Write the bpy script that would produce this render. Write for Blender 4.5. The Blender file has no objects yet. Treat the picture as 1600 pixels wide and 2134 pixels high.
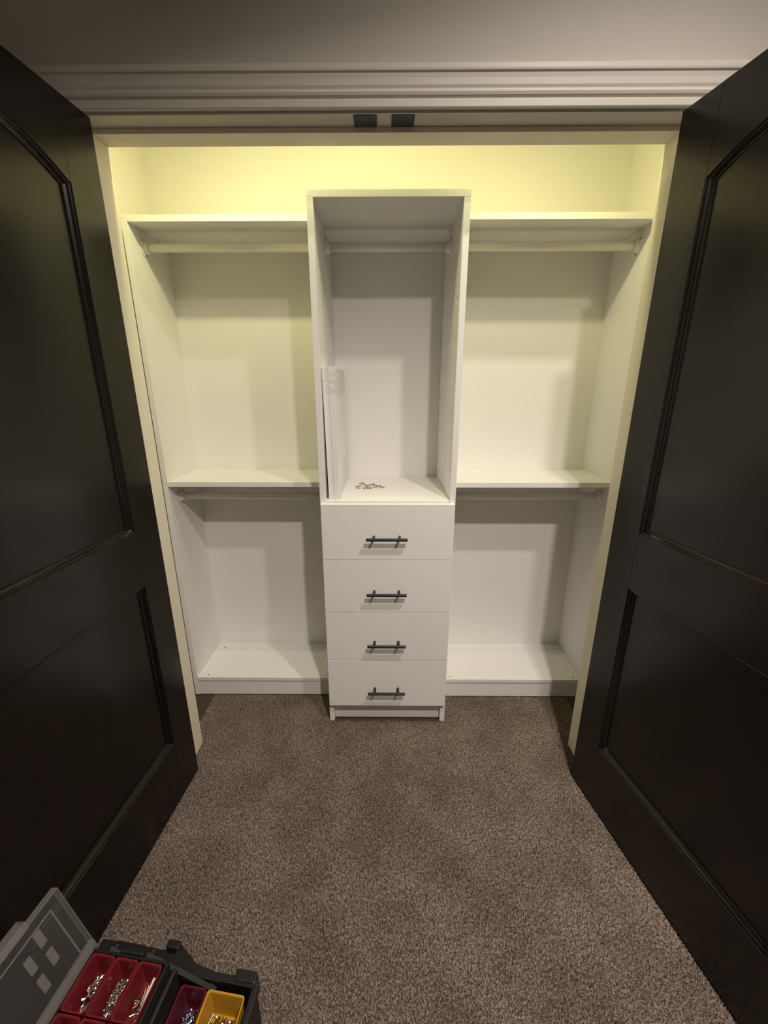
import bpy, bmesh, math, random
import numpy as np
from mathutils import Vector, Matrix

# ------------------------------------------------------------------ camera, light, exposure
SC = bpy.context.scene
COL = SC.collection
FPX, PPX, PPY = 857.5, -3.3, -4.7            # focal length and principal point offset in px of 1600x2134
CAM = Vector((-0.0693, -1.4648, 1.407))
pit, yaw, rol = [math.radians(a) for a in (16.698, -0.4234, -0.0593)]
Fv = Vector((math.sin(yaw)*math.cos(pit), math.cos(yaw)*math.cos(pit), -math.sin(pit)))
Rv = Fv.cross(Vector((0, 0, 1))).normalized(); Uv = Rv.cross(Fv)
R2 = math.cos(rol)*Rv + math.sin(rol)*Uv; U2 = -math.sin(rol)*Rv + math.cos(rol)*Uv
cd = bpy.data.cameras.new('camera'); cam = bpy.data.objects.new('camera', cd); COL.objects.link(cam)
m = Matrix((R2, U2, -Fv)).transposed().to_4x4(); m.translation = CAM
cam.matrix_world = m
cd.sensor_fit = 'VERTICAL'; cd.sensor_height = 24.0; cd.lens = FPX/2134*24.0
cd.shift_x = -PPX/2134; cd.shift_y = PPY/2134
cd.clip_start = 0.02
SC.camera = cam
SC.view_settings.view_transform = 'Standard'; SC.view_settings.look = 'None'
SC.view_settings.gamma = 1; SC.view_settings.use_curve_mapping = False
SC.view_settings.exposure = 0.0

w = bpy.data.worlds.new('world'); SC.world = w; w.use_nodes = True
w.node_tree.nodes['Background'].inputs[0].default_value = (1, .9, .78, 1)
w.node_tree.nodes['Background'].inputs[1].default_value = 0.02

def disk_light(name, loc, size, power, col, target=None, shape='DISK', sy=None, spread=None):
    l = bpy.data.lights.new(name, 'AREA'); l.shape = shape; l.size = size
    if sy: l.size_y = sy
    if spread: l.spread = spread
    l.energy = power; l.color = col
    o = bpy.data.objects.new(name, l); COL.objects.link(o); o.location = loc
    if target is not None:
        o.rotation_euler = (Vector(target)-Vector(loc)).to_track_quat('-Z', 'Y').to_euler()
    return o
# two ceiling downlights of the room, behind and above the photographer
disk_light('ceiling_downlight', (0.36, -1.75, 2.68), 0.08, 36, (1, .90, .82), spread=math.radians(148))
disk_light('ceiling_downlight', (0.58, -1.06, 2.68), 0.08, 15, (1, .90, .82), spread=math.radians(147))
# the closet's own lamp inside the header; two added fill strips brighten the bays
CY = (1, .94, .50)
pl = bpy.data.lights.new('closet_lamp', 'POINT'); pl.energy = 3.5; pl.color = CY; pl.shadow_soft_size = 0.05
po = bpy.data.objects.new('closet_lamp', pl); COL.objects.link(po); po.location = (-0.12, -0.06, 2.26)
disk_light('bay_fill_strip', (-0.59, -0.105, 2.20), 0.46, 2.9, CY, (-0.59, 0.20, 1.74), 'RECTANGLE', .02)
disk_light('bay_fill_strip', (0.44, -0.105, 2.20), 0.42, 2.4, CY, (0.44, 0.20, 1.74), 'RECTANGLE', .02)

# ------------------------------------------------------------------ materials
def mat(name, col, rough=.5, spec=.5, metal=0, bump=None, var=None, coat=0, trans=0, ior=1.45, alpha=1, stretch=None):
    M = bpy.data.materials.new(name); M.use_nodes = True
    nt = M.node_tree; b = nt.nodes['Principled BSDF']
    b.inputs['Base Color'].default_value = (*col, 1); b.inputs['Roughness'].default_value = rough
    b.inputs['Metallic'].default_value = metal; b.inputs['Specular IOR Level'].default_value = spec
    b.inputs['Coat Weight'].default_value = coat; b.inputs['Coat Roughness'].default_value = .2
    b.inputs['Transmission Weight'].default_value = trans; b.inputs['IOR'].default_value = ior
    b.inputs['Alpha'].default_value = alpha
    tc = nt.nodes.new('ShaderNodeTexCoord'); vec = tc.outputs['Object']
    if stretch:
        mp = nt.nodes.new('ShaderNodeMapping'); mp.inputs['Scale'].default_value = stretch
        nt.links.new(vec, mp.inputs['Vector']); vec = mp.outputs['Vector']
    if var:                       # (scale, dark colour, light colour, detail)
        n = nt.nodes.new('ShaderNodeTexNoise'); n.inputs['Scale'].default_value = var[0]; n.inputs['Detail'].default_value = var[3]
        r = nt.nodes.new('ShaderNodeValToRGB')
        r.color_ramp.elements[0].position = .35; r.color_ramp.elements[1].position = .65
        r.color_ramp.elements[0].color = (*var[1], 1); r.color_ramp.elements[1].color = (*var[2], 1)
        nt.links.new(vec, n.inputs['Vector']); nt.links.new(n.outputs['Fac'], r.inputs['Fac'])
        nt.links.new(r.outputs['Color'], b.inputs['Base Color'])
    if bump:                      # (scale, strength, distance)
        n = nt.nodes.new('ShaderNodeTexNoise'); n.inputs['Scale'].default_value = bump[0]; n.inputs['Detail'].default_value = 3
        bp = nt.nodes.new('ShaderNodeBump'); bp.inputs['Strength'].default_value = bump[1]; bp.inputs['Distance'].default_value = bump[2]
        nt.links.new(vec, n.inputs['Vector']); nt.links.new(n.outputs['Fac'], bp.inputs['Height'])
        nt.links.new(bp.outputs['Normal'], b.inputs['Normal'])
    return M
M_white = mat('white_melamine', (.88, .87, .83), .42, bump=(260, .12, .0006))
M_edge = mat('white_edge_band', (.88, .87, .83), .45)
M_rod = mat('white_rod_paint', (.88, .87, .83), .3)
M_wall = mat('greige_wall_paint', (.54, .51, .455), .75, .3, bump=(170, .35, .0015))
M_closet = mat('cream_closet_paint', (.80, .77, .66), .75, .3, bump=(170, .2, .001))
M_ceil = mat('ceiling_paint', (.60, .58, .54), .85, .2, bump=(120, .3, .001))
M_trim = mat('trim_paint', (.60, .57, .50), .45, .4, bump=(220, .1, .0006))
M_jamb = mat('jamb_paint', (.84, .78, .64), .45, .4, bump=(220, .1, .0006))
M_door = mat('espresso_wood', (.02, .014, .011), .22, .55, coat=.1, stretch=(22, 22, 1.6),
             var=(3.0, (.0032, .0017, .0013), (.006, .0033, .0026), 6), bump=(7, .08, .0006))
M_dark = mat('dark_strike_metal', (.035, .037, .04), .5, .4, metal=.3)
M_black = mat('black_handle_metal', (.012, .014, .018), .38, .5, metal=.2)
M_hole = mat('dark_screw', (.05, .04, .03), .6)
M_pin = mat('nickel_pin', (.45, .38, .31), .35, metal=.6)
M_bplast = mat('black_plastic', (.012, .0115, .011), .42, .5, bump=(90, .25, .001))
M_red = mat('red_plastic', (.17, .012, .018), .35, .5)
M_dred = mat('dark_red_plastic', (.10, .008, .018), .38, .5)
M_yel = mat('yellow_plastic', (.52, .27, .02), .38, .5)
M_steel = mat('zinc_steel', (.72, .70, .66), .22, metal=1)
M_bras = mat('brass_steel', (.60, .50, .34), .28, metal=1)
M_blue = mat('blue_zinc', (.36, .42, .50), .25, metal=1)
M_paper = mat('white_plastic_strip', (.75, .74, .70), .5)
M_film = mat('clear_film', (.92, .91, .90), .10, .9, trans=.0, alpha=.30, bump=(60, 1.0, .008))
M_clear = mat('clear_smoky_plastic', (.30, .29, .28), .18, .5, alpha=.08)
M_clearedge = mat('frosted_plastic_rim', (.34, .33, .30), .25, .6, alpha=.27)

def carpet_mat(name, dark, lightc, patch=True):
    M = bpy.data.materials.new(name); M.use_nodes = True; nt = M.node_tree; b = nt.nodes['Principled BSDF']
    b.inputs['Roughness'].default_value = .9; b.inputs['Specular IOR Level'].default_value = .15
    tc = nt.nodes.new('ShaderNodeTexCoord')
    n1 = nt.nodes.new('ShaderNodeTexNoise'); n1.inputs['Scale'].default_value = 170; n1.inputs['Detail'].default_value = 3
    n2 = nt.nodes.new('ShaderNodeTexNoise'); n2.inputs['Scale'].default_value = 5.5; n2.inputs['Detail'].default_value = 3
    r1 = nt.nodes.new('ShaderNodeValToRGB'); r1.color_ramp.elements[0].position = .38; r1.color_ramp.elements[1].position = .62
    r1.color_ramp.elements[0].color = (*dark, 1); r1.color_ramp.elements[1].color = (*lightc, 1)
    r2 = nt.nodes.new('ShaderNodeValToRGB'); r2.color_ramp.elements[0].position = .38; r2.color_ramp.elements[1].position = .62
    r2.color_ramp.elements[0].color = (.80, .80, .80, 1); r2.color_ramp.elements[1].color = (1.08, 1.08, 1.08, 1)
    mx = nt.nodes.new('ShaderNodeMixRGB'); mx.blend_type = 'MULTIPLY'; mx.inputs[0].default_value = 1
    for n in (n1, n2): nt.links.new(tc.outputs['Object'], n.inputs['Vector'])
    nt.links.new(n1.outputs['Fac'], r1.inputs['Fac']); nt.links.new(n2.outputs['Fac'], r2.inputs['Fac'])
    nt.links.new(r1.outputs['Color'], mx.inputs[1]); nt.links.new(r2.outputs['Color'], mx.inputs[2])
    nt.links.new(mx.outputs['Color'], b.inputs['Base Color'])
    return M
M_carpet = carpet_mat('brown_carpet_backing', (.05, .036, .028), (.10, .075, .06))
M_pile = carpet_mat('brown_carpet_pile', (.090, .064, .050), (.345, .277, .224))

# ------------------------------------------------------------------ helpers
def link(name, bm, m_, parent=None, smooth=False, kind=None, label=None):
    bmesh.ops.recalc_face_normals(bm, faces=bm.faces[:])
    me = bpy.data.meshes.new(name); bm.to_mesh(me); bm.free()
    me.materials.append(m_)
    if smooth:
        for p in me.polygons: p.use_smooth = True
    o = bpy.data.objects.new(name, me); COL.objects.link(o)
    if parent: o.parent = parent
    if kind: o['kind'] = kind
    if label: o['label'] = label
    return o
def box(bm, x0, x1, y0, y1, z0, z1, bev=0):
    b2 = bmesh.new()
    bmesh.ops.create_cube(b2, size=1)
    for v in b2.verts:
        v.co = Vector(((x0+x1)/2+v.co.x*(x1-x0), (y0+y1)/2+v.co.y*(y1-y0), (z0+z1)/2+v.co.z*(z1-z0)))
    if bev: bmesh.ops.bevel(b2, geom=b2.edges[:], offset=bev, segments=2, profile=.6, affect='EDGES')
    merge(bm, b2)
def merge(bm, b2, mtx=None):
    if mtx: bmesh.ops.transform(b2, matrix=mtx, verts=b2.verts[:])
    me = bpy.data.meshes.new('tmp'); b2.to_mesh(me); b2.free(); bm.from_mesh(me); bpy.data.meshes.remove(me)
def B(name, ext, m_, parent=None, bev=.0008, **k):
    bm = bmesh.new(); box(bm, *ext, bev=bev); return link(name, bm, m_, parent, **k)
def cyl(bm, a, b, r, seg=20, r2=None, caps=True):
    a = Vector(a); b = Vector(b); d = b-a
    b2 = bmesh.new(); bmesh.ops.create_cone(b2, cap_ends=caps, segments=seg, radius1=r, radius2=r if r2 is None else r2, depth=d.length)
    merge(bm, b2, Matrix.Translation((a+b)/2) @ d.to_track_quat('Z', 'Y').to_matrix().to_4x4())
def lathe(bm, prof, o, axis, seg=32):         # prof = [(distance along axis, radius)]
    rot = Vector(axis).to_track_quat('Z', 'Y').to_matrix().to_4x4(); mt = Matrix.Translation(o) @ rot
    rings = []
    for h, r in prof:
        rings.append([bm.verts.new(mt @ Vector((r*math.cos(2*math.pi*i/seg), r*math.sin(2*math.pi*i/seg), h))) for i in range(seg)])
    for a, b in zip(rings, rings[1:]):
        for i in range(seg): bm.faces.new((a[i], a[(i+1) % seg], b[(i+1) % seg], b[i]))
    bm.faces.new(rings[0]); bm.faces.new(rings[-1])
def prism(bm, pts, f, d):                     # polygon pts (2D) placed by f(a, b, depth), thickness 0..d
    A_ = [bm.verts.new(f(a, b, 0)) for a, b in pts]; B_ = [bm.verts.new(f(a, b, d)) for a, b in pts]
    bm.faces.new(A_); bm.faces.new(B_[::-1])
    n = len(pts)
    for i in range(n): bm.faces.new((A_[i], A_[(i+1) % n], B_[(i+1) % n], B_[i]))
def empty(name, loc=(0, 0, 0), rot=0, label=None, cat=None, group=None, kind=None):
    o = bpy.data.objects.new(name, None); COL.objects.link(o); o.location = loc; o.rotation_euler = (0, 0, rot)
    o.empty_display_size = .05
    if label: o['label'] = label
    if cat: o['category'] = cat
    if group: o['group'] = group
    if kind: o['kind'] = kind
    return o
def tag(o, label, cat, group=None, kind=None):
    o['label'] = label; o['category'] = cat
    if group: o['group'] = group
    if kind: o['kind'] = kind
    return o

# ------------------------------------------------------------------ key dimensions (metres)
JL, JR = -0.8205, 0.6793            # faces of the door stops
Y0, Y1, Y2 = -0.233, -0.182, -0.120 # jamb front, stop front, jamb back
ZH, RB = 2.0276, 0.012              # stop underside, rebate depth
YW = 0.4524; WL, WR = -1.0163, 0.8872
CEIL = 2.7
TX0, TX1, TZ, TD = -0.3106, 0.1894, 1.977, 1.0022
T = 0.0205
YB = 0.4324
ZS, ZM, ZB = 1.9669, 1.0368, 0.0974
BX0, BX1 = -0.9725, 0.8685
YSL, YSR = 0.1566, 0.1490
FL = -0.005

# ------------------------------------------------------------------ the setting
def S(name, ext, m_, bev=0): return B(name, ext, m_, None, bev, kind='structure')
RXL, RXR, RYB = -2.0, 2.2, -3.4
floor = S('floor', (RXL-.1, RXR+.1, RYB-.1, YW+.1, FL-.1, FL), M_carpet)
S('ceiling', (RXL-.1, RXR+.1, RYB-.1, YW+.1, CEIL, CEIL+.1), M_ceil)
S('wall_back', (WL-.1, WR+.1, YW, YW+.1, FL, CEIL), M_closet)
S('wall_closet_left', (WL-.1, WL, Y2, YW, FL, CEIL), M_closet)
S('wall_closet_right', (WR, WR+.1, Y2, YW, FL, CEIL), M_closet)
bm = bmesh.new()                     # the wall the closet opens through
box(bm, RXL, JL-.03, Y0+.002, Y2, FL, CEIL); box(bm, JR+.03, RXR, Y0+.002, Y2, FL, CEIL); box(bm, JL-.03, JR+.03, Y0+.002, Y2, ZH+.03, CEIL)
link('wall_front', bm, M_wall, kind='structure')
S('wall_left', (RXL-.1, RXL, RYB, Y0, FL, CEIL), M_wall)
S('wall_right', (RXR, RXR+.1, RYB, Y0, FL, CEIL), M_wall)
S('wall_rear', (RXL-.1, RXR+.1, RYB-.1, RYB, FL, CEIL), M_wall)

# closet door frame: jamb boards, stops, casing, strike plates
fr = empty('trim_1', (0, Y0, 0), kind='structure'); fr['label'] = 'painted wooden door frame around the closet opening'
def P(name, ext, m_, parent, bev=.0008, **k):
    ox, oy, oz = parent.location if parent.parent is None else (0, 0, 0)
    if parent.rotation_euler.z == 0 and parent.type == 'EMPTY':
        ext = (ext[0]-ox, ext[1]-ox, ext[2]-oy, ext[3]-oy, ext[4]-oz, ext[5]-oz)
    return B(name, ext, m_, parent, bev, **k)
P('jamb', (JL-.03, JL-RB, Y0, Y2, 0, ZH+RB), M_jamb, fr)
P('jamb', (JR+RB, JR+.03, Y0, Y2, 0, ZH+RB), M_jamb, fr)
P('head_jamb', (JL-.03, JR+.03, Y0, Y2, ZH+RB, ZH+.03), M_trim, fr)
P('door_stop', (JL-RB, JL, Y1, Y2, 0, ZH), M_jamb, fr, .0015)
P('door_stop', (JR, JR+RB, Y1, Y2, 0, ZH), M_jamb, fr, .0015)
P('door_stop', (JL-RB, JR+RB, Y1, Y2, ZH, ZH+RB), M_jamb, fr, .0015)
for x0, x1 in ((-.1485, -.0915), (-.0550, .0012)):
    bm = bmesh.new(); b2 = bmesh.new()
    cx, cy, hx, hy, r = (x0+x1)/2, -.2085, (x1-x0)/2, .0225, .005
    pts = []
    for (sx, sy, a0) in ((1, 1, 0), (-1, 1, 90), (-1, -1, 180), (1, -1, 270)):
        for k in range(5):
            a = math.radians(a0+k*22.5); pts.append((cx+sx*(hx-r)+r*math.cos(a), cy+sy*(hy-r)+r*math.sin(a)))
    prism(bm, pts, lambda a, b, d: Vector((a, b-Y0, ZH+RB-d)), .0025)
    link('strike_plate', bm, M_dark, fr, label='small dark metal catch plate on the head of the frame')
# casing profile: (out from opening edge, proud of wall)
CP = [(0, 0), (0, .011), (.002, .013), (.013, .0135), (.016, .0095), (.019, .0095), (.022, .015), (.027, .0175), (.0305, .0155),
      (.032, .0125), (.035, .0125), (.040, .0155), (.052, .0165), (.060, .0185), (.0625, .0225), (.066, .0235), (.074, .0235), (.0765, .021), (.0775, 0)]
CP = [(a*1.05, b) for a, b in CP]
rv = .006                                  # reveal of the jamb edge
def sweep(bm, path_fn, prof):
    rows = [[bm.verts.new(q) for q in path_fn(a, b)] for a, b in prof]
    for r0, r1 in zip(rows, rows[1:]):
        for i in range(len(r0)-1): bm.faces.new((r0[i], r0[i+1], r1[i+1], r1[i]))
xl, xr, zt = JL-RB-rv, JR+RB+rv, ZH+RB+rv
bm = bmesh.new()
sweep(bm, lambda a, b: [Vector((xl-a, -b, zt+a)), Vector((xr+a, -b, zt+a))], CP)
link('casing', bm, M_trim, fr)
for sx, xx in ((-1, xl), (1, xr)):
    bm = bmesh.new()
    sweep(bm, lambda a, b: [Vector((xx+sx*a, -b, 0)), Vector((xx+sx*a, -b, zt+a))], CP)
    link('casing', bm, M_trim, fr)

# ------------------------------------------------------------------ panelled double doors
def offset_loop(pts, d):
    n = len(pts); out = []
    for i in range(n):
        p0, p1, p2 = Vector(pts[i-1]), Vector(pts[i]), Vector(pts[(i+1) % n])
        e1 = (p1-p0).normalized(); e2 = (p2-p1).normalized()
        n1 = Vector((-e1.y, e1.x)); n2 = Vector((-e2.y, e2.x)); b = (n1+n2)
        b = b/max(.2, b.length_squared)*2
        out.append((p1.x+b.x*d, p1.y+b.y*d))
    return out
def door(name, hx, hy, ang, s, label):
    a = math.radians(ang)
    d = Vector((math.cos(a), -math.sin(a), 0)) if s > 0 else Vector((-math.cos(a), -math.sin(a), 0))
    e = empty(name, (hx, hy, .0115), math.atan2(d.y, d.x), kind='structure'); e['label'] = label
    W, H, TH, ST = .745, 2.015, .035, .1035
    # local: x along the door, z up, face towards the opening at y=0, body behind it (y=-s*depth)
    f = lambda x, z, dep: Vector((x, -s*dep, z))
    zb0, zb1, zu0 = .228, .823, .996
    zc, rise = 1.842, .070
    def arch(t): return zc + rise*(1-abs(1-2*t)**2.2)
    def piece(nm, ext):
        bm = bmesh.new(); y = (-TH, 0) if s > 0 else (0, TH)
        box(bm, ext[0], ext[1], y[0], y[1], ext[2], ext[3], .0012); return link(nm, bm, M_door, e)
    piece('stile', (0, ST, 0, H)); piece('stile', (W-ST, W, 0, H))
    piece('bottom_rail', (ST, W-ST, 0, zb0)); piece('lock_rail', (ST, W-ST, zb1, zu0))
    N = 24; top = [(ST+(W-2*ST)*k/N, arch(k/N)) for k in range(N+1)]
    bm = bmesh.new(); prism(bm, [(ST, H), *top, (W-ST, H)], f, TH); link('top_rail', bm, M_door, e)
    lo = [(ST, zb0), (W-ST, zb0), (W-ST, zb1), (ST, zb1)]
    up = [(ST, zu0), (W-ST, zu0)] + top[::-1]
    prof = [(0, 0), (.0012, .0028), (.0035, .0045), (.0055, .0045), (.0075, .0085), (.0115, .0125), (.0135, .0128), (.0145, .0160), (.0165, .0165)]
    for loop in (lo, up):
        bm = bmesh.new()
        rings = [[bm.verts.new(f(x, z, dd)) for x, z in offset_loop(loop, w_)] for w_, dd in prof]
        n = len(loop)
        for r0, r1 in zip(rings, rings[1:]):
            for i in range(n): bm.faces.new((r0[i], r0[(i+1) % n], r1[(i+1) % n], r1[i]))
        link('panel_moulding', bm, M_door, e)
        bm = bmesh.new(); prism(bm, offset_loop(loop, .0155), lambda a_, b_, d_: f(a_, b_, .0162+d_), .010)
        link('panel', bm, M_door, e)
    # hinges on the hidden edge
    for z in (.20, 1.0, 1.80):
        bm = bmesh.new(); cyl(bm, f(-.006, z-.045, TH+.004), f(-.006, z+.045, TH+.004), .006, 12)
        link('hinge', bm, M_dark, e)
    return e
door('door_1', -0.7804, -0.2509, 94.56, 1, 'dark espresso two-panel door opened on the left of the closet')
door('door_2', 0.6301, -0.2618, 99.80, -1, 'dark espresso two-panel door opened on the right of the closet')

# ------------------------------------------------------------------ closet system
RY, RZU, RZL, RR = 0.248, 1.8935, 0.9560, 0.0152
def rod(parent, x0, x1, z, ends):
    px, py, _ = parent.location
    bm = bmesh.new(); cyl(bm, (x0-px+.004, RY-py, z), (x1-px-.004, RY-py, z), RR, 28)
    r = link('hanging_rod', bm, M_rod, parent)
    for p in r.data.polygons: p.use_smooth = len(p.vertices) == 4
    for x, sx in ends:
        bm = bmesh.new()
        lathe(bm, [(0, .031), (.003, .031), (.0045, .029), (.0055, .0225), (.018, .0195), (.0185, .0165)], (x-px, RY-py, z), (sx, 0, 0))
        fo = link('rod_flange', bm, M_rod, r, label='round white end socket of the rod')
        for dy, dz in ((-.0185, .019), (.0, -.0265), (.0185, .019)):
            bm = bmesh.new(); cyl(bm, (x-px+sx*.004, RY-py+dy, z+dz), (x-px+sx*.0056, RY-py+dy, z+dz), .0032, 10)
            link('screw', bm, M_hole, r, label='small dark screw head in the rod socket')
    return r
def hanging_unit(name, label, x0, x1, ys, side):
    cx = (x0+x1)/2
    e = empty(name, (cx, ys, 0), label=label, cat='wardrobe', group=None)
    if side == 'l': P('side_panel', (x0, x0+T, ys, YB, 0, ZS), M_white, e); ix0, ix1 = x0+T, x1
    else: P('side_panel', (x1-T, x1, ys, YB, 0, ZS), M_white, e); ix0, ix1 = x0, x1-T
    g = .0006
    P('top_panel', (ix0+g, ix1-g, ys, YB-.001, ZS-T, ZS), M_white, e)
    P('shelf', (ix0+g, ix1-g, ys-.001, YB-.001, ZM-T, ZM), M_white, e)
    P('bottom_panel', (ix0+g, ix1-g, ys-.001, YB-.001, ZB-.018, ZB), M_white, e)
    P('toe_kick', (ix0+g, ix1-g, ys+.004, ys+.020, 0, ZB-.0195), M_white, e)
    P('back_panel', (x0+g, x1-g, YB, YW-.004, 0, ZS), M_white, e)
    rod(e, ix0, ix1, RZU, [(ix0, 1), (ix1, -1)]); rod(e, ix0, ix1, RZL, [(ix0, 1), (ix1, -1)])
    for sx in (ix0+.045, ix1-.035):
        for sy in (ys+.018, YB-.045):
            bm = bmesh.new(); cyl(bm, (sx-cx, sy-ys, ZB-.001), (sx-cx, sy-ys, ZB+.0008), .0034, 12)
            link('screw', bm, M_hole, e, label='small dark screw head in the bottom panel')
    return e
hanging_unit('hanging_unit', 'white double-rod hanging unit with open shelves left of the drawer tower', BX0, TX0-.0006, YSL, 'l')
hanging_unit('hanging_unit', 'white double-rod hanging unit with open shelves right of the drawer tower', TX1+.0006, BX1, YSR, 'r')

tcx = (TX0+TX1)/2
tw = empty('drawer_tower', (tcx, 0, 0), label='tall white closet tower with open niche above four drawers', cat='cabinet')
P('side_panel', (TX0, TX0+T, 0, YB, 0, TZ-T-.0004), M_white, tw)
P('side_panel', (TX1-T, TX1, 0, YB, 0, TZ-T-.0004), M_white, tw)
P('top_panel', (TX0, TX1, 0, YB, TZ-T, TZ), M_white, tw)
P('shelf', (TX0+T+.0006, TX1-T-.0006, 0.003, YB-.001, TD-T, TD), M_white, tw)
P('back_panel', (TX0+T, TX1-T, YB-.0, YB+.006, 0, TZ-T), M_white, tw)
P('bottom_panel', (TX0+T+.0006, TX1-T-.0006, 0.003, YB-.001, .080, .098), M_white, tw)
P('toe_kick', (TX0+T+.0006, TX1-T-.0006, .022, .038, 0, .079), M_white, tw)
rod(tw, TX0+T, TX1-T, RZU, [(TX0+T, 1), (TX1-T, -1)])
for z in [1.115+.064*k for k in range(13)]:
    for y in (.045, .385):
        bm = bmesh.new(); cyl(bm, (TX1-T-tcx-.0004, y, z), (TX1-T-tcx+.002, y, z), .0026, 8)
        link('peg_hole', bm, M_hole, tw)
DZ = [(.7745, .9935), (.5500, .7720), (.3265, .5475), (.0990, .3240)]
HZ = [.868, .642, .4145, .1885]
for (z0, z1), hz in zip(DZ, HZ):
    bm = bmesh.new(); x0, x1 = TX0+.004-tcx, TX1-.005-tcx
    box(bm, x0, x1, -.0205, -.001, z0, z1, .001)
    b0, b1 = TX0+.035-tcx, TX1-.035-tcx
    box(bm, b0, b1, -.001, .36, z0+.02, z0+.032); box(bm, b0, b0+.012, -.001, .36, z0+.032, z1-.05); box(bm, b1-.012, b1, -.001, .36, z0+.032, z1-.05)
    box(bm, b0, b1, .348, .36, z0+.032, z1-.05)
    dr = link('drawer', bm, M_white, tw)
    hx = -.0640-tcx
    bm = bmesh.new()
    cyl(bm, (hx-.0765, -.0545, hz), (hx+.0765, -.0545, hz), .0060, 20)
    for sx in (-.048, .048): cyl(bm, (hx+sx, -.0205, hz), (hx+sx, -.0545, hz), .0052, 16)
    h = link('handle', bm, M_black, dr, label='black bar pull')
# ------------------------------------------------------------------ in the niche
bd = empty('shelf_board_bundle', (-.2535, .21, TD), label='two white shelf boards taped together in plastic, leaning inside the tower niche', cat='shelf boards')
lean = math.radians(1.0)
def leaned(bm): bmesh.ops.transform(bm, matrix=Matrix.Rotation(-lean, 4, 'Y'), verts=bm.verts[:])
zL = .0005
for x0 in (-.0262, -.0058):
    bm = bmesh.new(); box(bm, x0, x0+.0198, -.190, .200, zL, .470, .0008)
    leaned(bm); link('board', bm, M_edge, bd)
def film(z0f, z1f, name, seed, front=True):
    random.seed(seed)
    path = []
    xa, xb, ya, yb_ = -.0272, .0152, -.1915, .2005
    for k in range(6): path.append((xa+(xb-xa)*k/5, ya))
    for k in range(1, 26): path.append((xb, ya+(yb_-ya)*k/25))
    NZ = 14; bm = bmesh.new(); rows = []
    for j in range(NZ+1):
        t = j/NZ; row = []
        for i, (x, y) in enumerate(path):
            lo = z0f(i/len(path)); hi = z1f(i/len(path))
            z = lo+(hi-lo)*t
            nx = random.uniform(0, .0026); ny = -random.uniform(0, .0022)
            row.append(bm.verts.new((x+(nx if i >= 5 else 0), y+(ny if i <= 6 else 0), z)))
        rows.append(row)
    for r0, r1 in zip(rows, rows[1:]):
        for i in range(len(path)-1): bm.faces.new((r0[i], r0[i+1], r1[i+1], r1[i]))
    leaned(bm); link(name, bm, M_film, bd, label='crumpled clear plastic wrap')
film(lambda t: .375+.012*t+.01*math.sin(9*t), lambda t: .4715, 'plastic_wrap', 3)
film(lambda t: .003, lambda t: .02+.17*max(0, t-.2)**.8+.012*math.sin(14*t), 'plastic_wrap', 5)

random.seed(11)
pins = [(553, 1220), (590, 1190), (607, 1196), (632, 1210), (575, 1216), (668, 1208), (700, 1200), (718, 1210), (740, 1222), (762, 1218),
        (786, 1228), (615, 1238), (655, 1238), (672, 1236), (640, 1226), (712, 1226), (563, 1236)]
def cam_ray(u, v): return Fv + R2*((u-800-PPX)/FPX) - U2*((v-1067-PPY)/FPX)
def on_z(u, v, z):
    d = cam_ray(u, v); return CAM + d*((z-CAM.z)/d.z)
def pin_mesh():
    bm = bmesh.new(); cyl(bm, (-.009, 0, .0028), (.001, 0, .0028), .0026, 10)
    cyl(bm, (.001, 0, .0034), (.0025, 0, .0034), .0034, 10); box(bm, .0025, .010, -.0028, .0028, .0004, .0026)
    return bm
where = ['leftmost edge', 'upper left', 'upper left middle', 'middle', 'left', 'upper middle', 'upper right', 'right middle', 'right', 'right side', 'far right tip',
         'near left', 'near middle', 'front middle', 'centre', 'centre right', 'front left corner']
base = None
for k, (a, b) in enumerate(pins):
    q = on_z(620+a/4.444, 740+b/4.444, TD)
    if base is None:
        o = link('shelf_pin', pin_mesh(), M_pin); base = o
    else:
        o = base.copy(); COL.objects.link(o)
    o.location = (q.x, q.y, TD+.0002); o.rotation_euler = (0, 0, random.uniform(0, 6.28))
    tag(o, 'small metal shelf pin in the loose pile on the white niche shelf', 'shelf pin', 'metal shelf pins scattered in the tower niche')

# ------------------------------------------------------------------ fastener toolbox, bottom left
RT = math.radians(-7.0)
TB = Vector((-.700, -.886, 0))
tb = empty('toolbox', TB, RT, label='open black plastic toolbox with clear lid standing on the carpet by the left door', cat='toolbox')
# local: x to the right (v), y away from camera, so -y runs towards the camera
def TBOX(name, ext, m_, bev=.002, parent=None, **k):
    bm = bmesh.new(); box(bm, *ext, bev=bev); return link(name, bm, m_, parent or tb, **k)
LR, UR = .165, .250                        # rims of the lower case and of the raised tray
D = -.40
def open_case(name, x0, x1, y0, y1, z0, z1, t, m_, parent, fl=.004):
    bm = bmesh.new()
    box(bm, x0, x1, y0, y1, z0, z0+fl); box(bm, x0, x0+t, y0, y1, z0+fl, z1, .0012); box(bm, x1-t, x1, y0, y1, z0+fl, z1, .0012)
    box(bm, x0+t, x1-t, y0, y0+t, z0+fl, z1, .0012); box(bm, x0+t, x1-t, y1-t, y1, z0+fl, z1, .0012)
    return link(name, bm, m_, parent)
open_case('lower_case', .0, .352, D, .022, .004, LR, .007, M_bplast, tb)
for x in (.21, .27, .325): TBOX('rib', (x, x+.012, .0225, .031, .01, LR-.016), M_bplast)   # ribs and feet of the lower case
for y in (-.06, -.16, -.26): TBOX('rib', (.352, .360, y-.02, y, .01, LR-.02), M_bplast)
for x in (.02, .3):
    for y in (-.36, -.04): TBOX('foot', (x, x+.03, y, y+.03, 0, .005), M_bplast)
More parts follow.
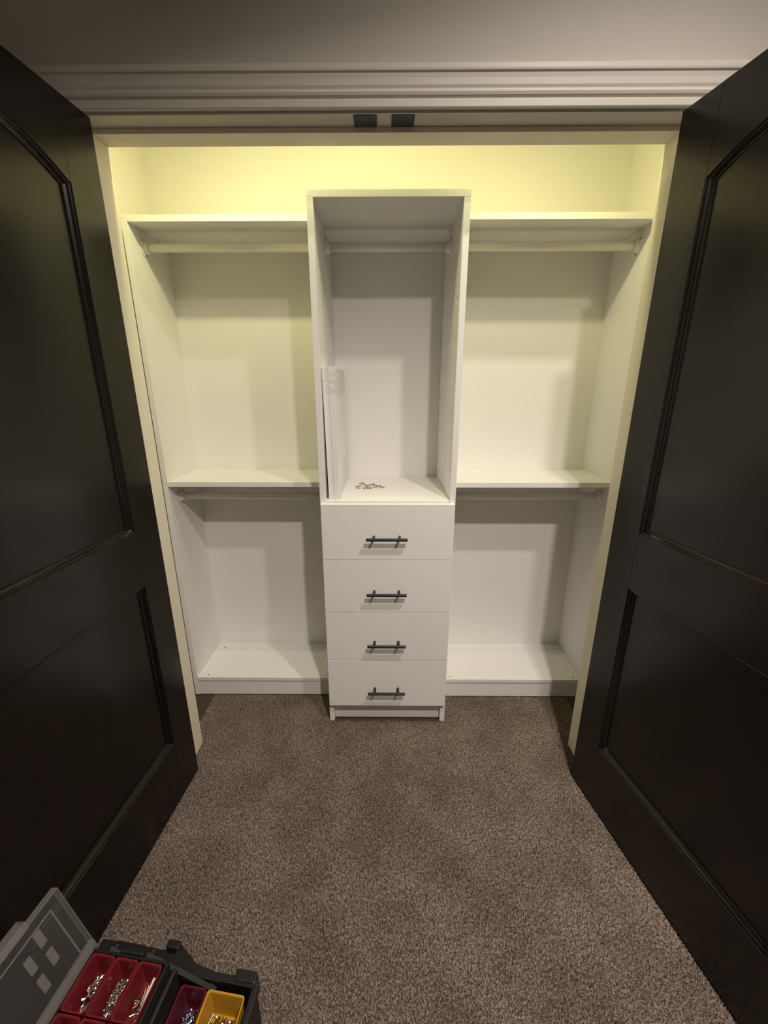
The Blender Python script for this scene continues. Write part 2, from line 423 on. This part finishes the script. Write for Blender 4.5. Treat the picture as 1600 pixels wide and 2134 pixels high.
TBOX('rim', (-.002, .356, .019, .029, LR-.014, LR+.001), M_bplast)
TBOX('rim', (.347, .358, D, .019, LR-.014, LR+.001), M_bplast)
TBOX('latch', (.300, .349, .020, .040, LR-.055, LR+.004), M_bplast, .003)
TBOX('latch', (.120, .152, .050, .066, LR-.050, LR+.008), M_bplast, .004)
# raised tray with its carrying arms
open_case('tray', .004, .179, D, -.004, UR-.066, UR-.002, .005, M_bplast, tb)
for y in (.004, ):
    bm = bmesh.new()
    def arm(x0, z0, x1, z1, wd, ya, yb):
        d = Vector((x1-x0, 0, z1-z0)).normalized(); n = Vector((-d.z, 0, d.x))*wd/2
        pts = [(x0-n.x-d.x*wd/2, z0-n.z-d.z*wd/2), (x1-n.x+d.x*wd/2, z1-n.z+d.z*wd/2), (x1+n.x+d.x*wd/2, z1+n.z+d.z*wd/2), (x0+n.x-d.x*wd/2, z0+n.z-d.z*wd/2)]
        prism(bm, pts, lambda a, b, dd: Vector((a, ya+dd, b)), yb-ya)
    arm(.250, LR-.02, .120, UR-.035, .020, y, y+.009); link('linkage_arm', bm, M_bplast, tb)
    bm = bmesh.new(); arm(.150, LR-.03, .030, UR-.04, .020, y+.001, y+.010); link('linkage_arm', bm, M_bplast, tb)
TBOX('handle_bracket', (.1795, .190, -.30, .000, LR-.06, UR-.030), M_bplast, .004)
bm = bmesh.new(); box(bm, -.045, .150, .0225, .056, .006, LR-.012, .006); box(bm, -.02, .06, .040, .066, .03, LR-.03, .008)
link('side_shell', bm, M_bplast, tb)
bm = bmesh.new(); prism(bm, [(.146, .0225), (.146, .062), (.158, .060), (.205, .036), (.250, .030), (.250, .0225)], lambda a, b, d: Vector((a, b, LR-.05+d)), .050)
link('side_shell', bm, M_bplast, tb)
for x, z in ((.250, LR-.02), (.120, UR-.035), (.150, LR-.03), (.030, UR-.04)):
    bm = bmesh.new(); cyl(bm, (x, .0135, z), (x, .021, z), .0085, 16); link('pivot', bm, M_bplast, tb)
TBOX('tray_catch', (.066, .118, -.005, .005, UR-.022, UR+.003), M_bplast, .003)
# clear lid hinged on the left rim of the tray, leaning back over the door
LW, LH, lt = .400, .172, math.radians(18)
ld = Matrix.Translation((.004, -.010, UR)) @ Matrix.Rotation(-lt, 4, 'Y')
def LID(name, ext, m_, bev=.0008, parent=None, **k):
    bm = bmesh.new(); box(bm, *ext, bev=bev); bmesh.ops.transform(bm, matrix=ld, verts=bm.verts[:]); return link(name, bm, m_, parent or tb, **k)
# lid local: x = thickness, y along the hinge, z up the lid
lid = LID('lid', (-.002, 0, -LW, .012, .004, LH), M_clear, label='transparent smoky plastic lid')
LID('lid_rim', (-.016, .001, .010, .0125, .004, LH), M_clearedge, parent=lid)
LID('lid_rim', (-.016, .001, -LW, .0125, LH-.0025, LH), M_clearedge, parent=lid)
LID('lid_rim', (-.010, .004, -LW, .0125, -.002, .016), M_clearedge, .003, parent=lid)
LID('lid_rim', (-.001, .0018, -.017, -.014, .022, LH-.020), M_clearedge, parent=lid)
LID('lid_rim', (-.001, .0018, -LW, -.014, LH-.023, LH-.020), M_clearedge, parent=lid)
LID('lid_latch', (-.020, .003, -.150, -.052, LH-.004, LH+.014), M_clearedge, .002, parent=lid)
for (yc, zc_) in ((-.048, LH-.040), (-.078, LH-.060), (-.048, LH-.090), (-.078, LH-.110)):
    LID('lid_lug', (0, .0035, yc-.009, yc+.005, zc_-.018, zc_+.016), M_clearedge, .0015, parent=lid)

def bin_obj(name, x0, x1, y0, y1, z1, dp, m_, label, group):
    # tapered open bin with rolled rim, origin at its base
    cx, cy = (x0+x1)/2, (y0+y1)/2; hx, hy = (x1-x0)/2, (y1-y0)/2
    wpos = TB + Matrix.Rotation(RT, 3, 'Z') @ Vector((cx, cy, z1-dp))
    bm = bmesh.new()
    def ring(ax, ay, z, r=.006, seg=4):
        out = []
        for (sx, sy, a0) in ((1, 1, 0), (-1, 1, 90), (-1, -1, 180), (1, -1, 270)):
            for k in range(seg+1):
                a = math.radians(a0+k*90/seg); out.append(bm.verts.new((sx*(ax-r)+r*math.cos(a), sy*(ay-r)+r*math.sin(a), z)))
        return out
    tp = .0035; w_ = .0016
    rings = [ring(hx-tp-.0012, hy-tp-.0012, 0), ring(hx-.0022, hy-.0022, dp-.003), ring(hx-.0004, hy-.0004, dp-.003), ring(hx-.0004, hy-.0004, dp),
             ring(hx-.0028, hy-.0028, dp, .004), ring(hx-.0040, hy-.0040, dp-.002, .004), ring(hx-tp-w_-.0012, hy-tp-w_-.0012, .0016, .0045)]
    for a, b in zip(rings, rings[1:]):
        n = len(a)
        for i in range(n): bm.faces.new((a[i], a[(i+1) % n], b[(i+1) % n], b[i]))
    bm.faces.new(rings[0][::-1]); bm.faces.new(rings[-1])
    o = link(name, bm, m_); o.location = wpos; o.rotation_euler = (0, 0, RT)
    return tag(o, label, 'bin', group)
def heap(name, x0, x1, y0, y1, zb, ht, m_, label, n, L, r, kind_='screw', seed=1):
    random.seed(seed)
    cx, cy = (x0+x1)/2, (y0+y1)/2; hx, hy = (x1-x0)/2, (y1-y0)/2
    wpos = TB + Matrix.Rotation(RT, 3, 'Z') @ Vector((cx, cy, zb))
    bm = bmesh.new()
    for i in range(n):
        x, y = random.uniform(-1, 1), random.uniform(-1, 1)
        prof = (1-.55*x*x)*(1-.5*y*y)
        z = r*1.2 + random.random()*ht*prof
        px, py = x*(hx-L*.62), y*(hy-L*.62)
        a = random.uniform(0, math.pi*2); t = random.uniform(-.45, .45)
        d = Vector((math.cos(a)*math.cos(t), math.sin(a)*math.cos(t), math.sin(t))); c = Vector((px, py, max(z, r+abs(d.z)*L/2))); c.z = min(c.z, .045 - abs(d.z)*L/2)
        if kind_ == 'screw':
            cyl(bm, c-d*L/2, c+d*L/2, r*.55, 6, r*.25); cyl(bm, c-d*L/2, c-d*(L/2-r*.8), r*1.25, 8)
        elif kind_ == 'anchor':
            cyl(bm, c-d*L/2, c+d*L/2, r, 7, r*.6); cyl(bm, c-d*L/2, c-d*(L/2-r*.5), r*1.5, 8)
        else:
            cyl(bm, c-d*L/2, c+d*L/2, r, 6)
    o = link(name, bm, m_); o.location = wpos; o.rotation_euler = (0, 0, RT)
    return tag(o, label, 'screws', kind='stuff')
def in_box(x, y, z): return TB + Matrix.Rotation(RT, 3, 'Z') @ Vector((x, y, z))
ubt, dpu = UR+.001, .058
zb_ = ubt-dpu+.0022
FR, NR = (-.0985, -.0115), (-.188, -.1005)
ub = [(.0115, .0645), (.0655, .1175), (.1185, .1715)]
G1 = None
bin_obj('parts_bin', *ub[0], *FR, ubt, dpu, M_red, 'red bin of silvery anchors in the raised tray, nearest the clear lid', G1)
bin_obj('parts_bin', *ub[1], *FR, ubt, dpu, M_red, 'middle red bin of zinc screws in the far row of the raised tray', G1)
bin_obj('parts_bin', *ub[2], *FR, ubt, dpu, M_red, 'red bin holding long pins and a white strip in the raised tray', G1)
bin_obj('parts_bin', *ub[0], *NR, ubt, dpu, M_red, 'red bin cut off by the lower picture edge beside the clear lid', G1)
bin_obj('parts_bin', *ub[1], *NR, ubt, dpu, M_red, 'red bin cut off by the picture edge below the zinc screws bin', G1)
bin_obj('parts_bin', *ub[2], *NR, ubt, dpu, M_red, 'red bin cut off by the picture edge below the bin with the white strip', G1)
def hp(b, r, mx, *a): heap(a[0], b[0]+mx, b[1]-mx, r[0]+.008, r[1]-.010, *a[1:])
hp(ub[0], FR, .0105, 'anchor_heap', zb_, .033, M_steel, 'loose silvery anchors heaped in the red bin nearest the clear lid', 130, .014, .0026, 'anchor', 2)
hp(ub[1], FR, .0095, 'screw_heap', zb_, .036, M_steel, 'loose zinc screws heaped in the middle red bin', 240, .011, .0020, 'screw', 3)
hp(ub[2], FR, .008, 'pin_heap', zb_, .020, M_bras, 'long thin metal pins lying in the red bin with the white strip', 34, .034, .0014, 'pin', 4)
hp(ub[0], NR, .007, 'screw_heap', zb_, .016, M_steel, 'few silvery screws in the cut-off red bin beside the clear lid', 60, .014, .0022, 'screw', 6)
hp(ub[1], NR, .007, 'screw_heap', zb_, .012, M_steel, 'few grey screws in the cut-off red bin below the zinc screws', 60, .012, .0020, 'screw', 7)
bm = bmesh.new(); box(bm, -.0035, .0035, -.032, .032, 0, .0018, .0006)
o = link('plastic_strip', bm, M_paper); o.location = in_box(.158, -.055, zb_+.028); o.rotation_euler = (math.radians(14), math.radians(-8), RT-.05)
tag(o, 'white plastic strip lying on the pins in the right red bin', 'plastic strip')
lbt, dpl = LR+.002, .072
LF = (-.125, .001)
bin_obj('parts_bin', .1930, .2520, *LF, lbt, dpl, M_dred, 'dark red bin of bluish zinc screws next to the yellow bin', None)
bin_obj('parts_bin', .2535, .3375, *LF, lbt, dpl, M_yel, 'yellow bin of brassy screws at the right end of the toolbox', None)
zl_ = lbt-dpl+.0022
heap('screw_heap', .199, .246, LF[0]+.008, LF[1]-.012, zl_, .052, M_blue, 'bluish zinc screws heaped in the dark red bin', 420, .013, .0019, 'screw', 8)
heap('screw_heap', .261, .330, LF[0]+.010, LF[1]-.012, zl_, .056, M_bras, 'brassy screws heaped in the yellow bin', 380, .019, .0026, 'screw', 9)
bm = bmesh.new(); cyl(bm, (0, -.022, .0), (0, .022, .0), .0018, 8); cyl(bm, (0, .022, 0), (0, .0235, 0), .005, 12)
o = link('long_bolt', bm, M_steel); o.location = in_box(.276, -.050, zl_+.061); o.rotation_euler = (math.radians(18), 0, RT-.35)
tag(o, 'long silvery bolt lying on top of the brassy screws in the yellow bin', 'bolt')

# ------------------------------------------------------------------ carpet pile (one twisted tuft of three faces each)
rng = np.random.default_rng(4)
def tufts(x0, x1, y0, y1, sp):
    nx, ny = int((x1-x0)/sp), int((y1-y0)/sp)
    gx, gy = np.meshgrid(np.arange(nx), np.arange(ny))
    return np.stack([(x0+(gx+rng.random(gx.shape))*sp).ravel(), (y0+(gy+rng.random(gy.shape))*sp).ravel()], 1)
pt = np.concatenate([tufts(-.95, .82, -1.40, YSL, .0031)])
keep = ~((pt[:, 0] > TX0-.002) & (pt[:, 0] < TX1+.002) & (pt[:, 1] > -.001))
keep &= ~((pt[:, 1] > Y0-.002) & (pt[:, 1] < Y2+.002) & ((pt[:, 0] < JL+.002) | (pt[:, 0] > JR-.002)))
keep &= ~((pt[:, 0] < JL-.06) & (pt[:, 1] > Y2)); keep &= ~((pt[:, 0] > JR+.1) & (pt[:, 1] > Y2))
keep &= ~((pt[:, 1] > YSR) & (pt[:, 0] > 0))
pt = pt[keep]
n = len(pt)
hgt = rng.uniform(.0085, .0115, n); a0 = rng.uniform(0, 2*np.pi, n); rad = rng.uniform(.0016, .0026, n)
ln = np.stack([rng.normal(0, .0028, n), rng.normal(-.0006, .0028, n)], 1)
V = np.zeros((n, 4, 3))
for k in range(3):
    V[:, k, 0] = pt[:, 0]+rad*np.cos(a0+k*2.094); V[:, k, 1] = pt[:, 1]+rad*np.sin(a0+k*2.094); V[:, k, 2] = FL
V[:, 3, 0] = pt[:, 0]+ln[:, 0]; V[:, 3, 1] = pt[:, 1]+ln[:, 1]; V[:, 3, 2] = FL+hgt
idx = np.arange(n)[:, None, None]*4 + np.array([[0, 1, 3], [1, 2, 3], [2, 0, 3]])[None]
me = bpy.data.meshes.new('carpet_pile')
me.vertices.add(n*4); me.vertices.foreach_set('co', V.ravel())
me.loops.add(n*9); me.loops.foreach_set('vertex_index', idx.ravel().astype(np.int32))
me.polygons.add(n*3); me.polygons.foreach_set('loop_start', np.arange(0, n*9, 3, dtype=np.int32))
me.update(); me.validate()
me.materials.append(M_pile)
po = bpy.data.objects.new('carpet_pile', me); COL.objects.link(po); po.parent = floor; po['kind'] = 'stuff'
po['label'] = 'mottled brown cut-pile carpet'
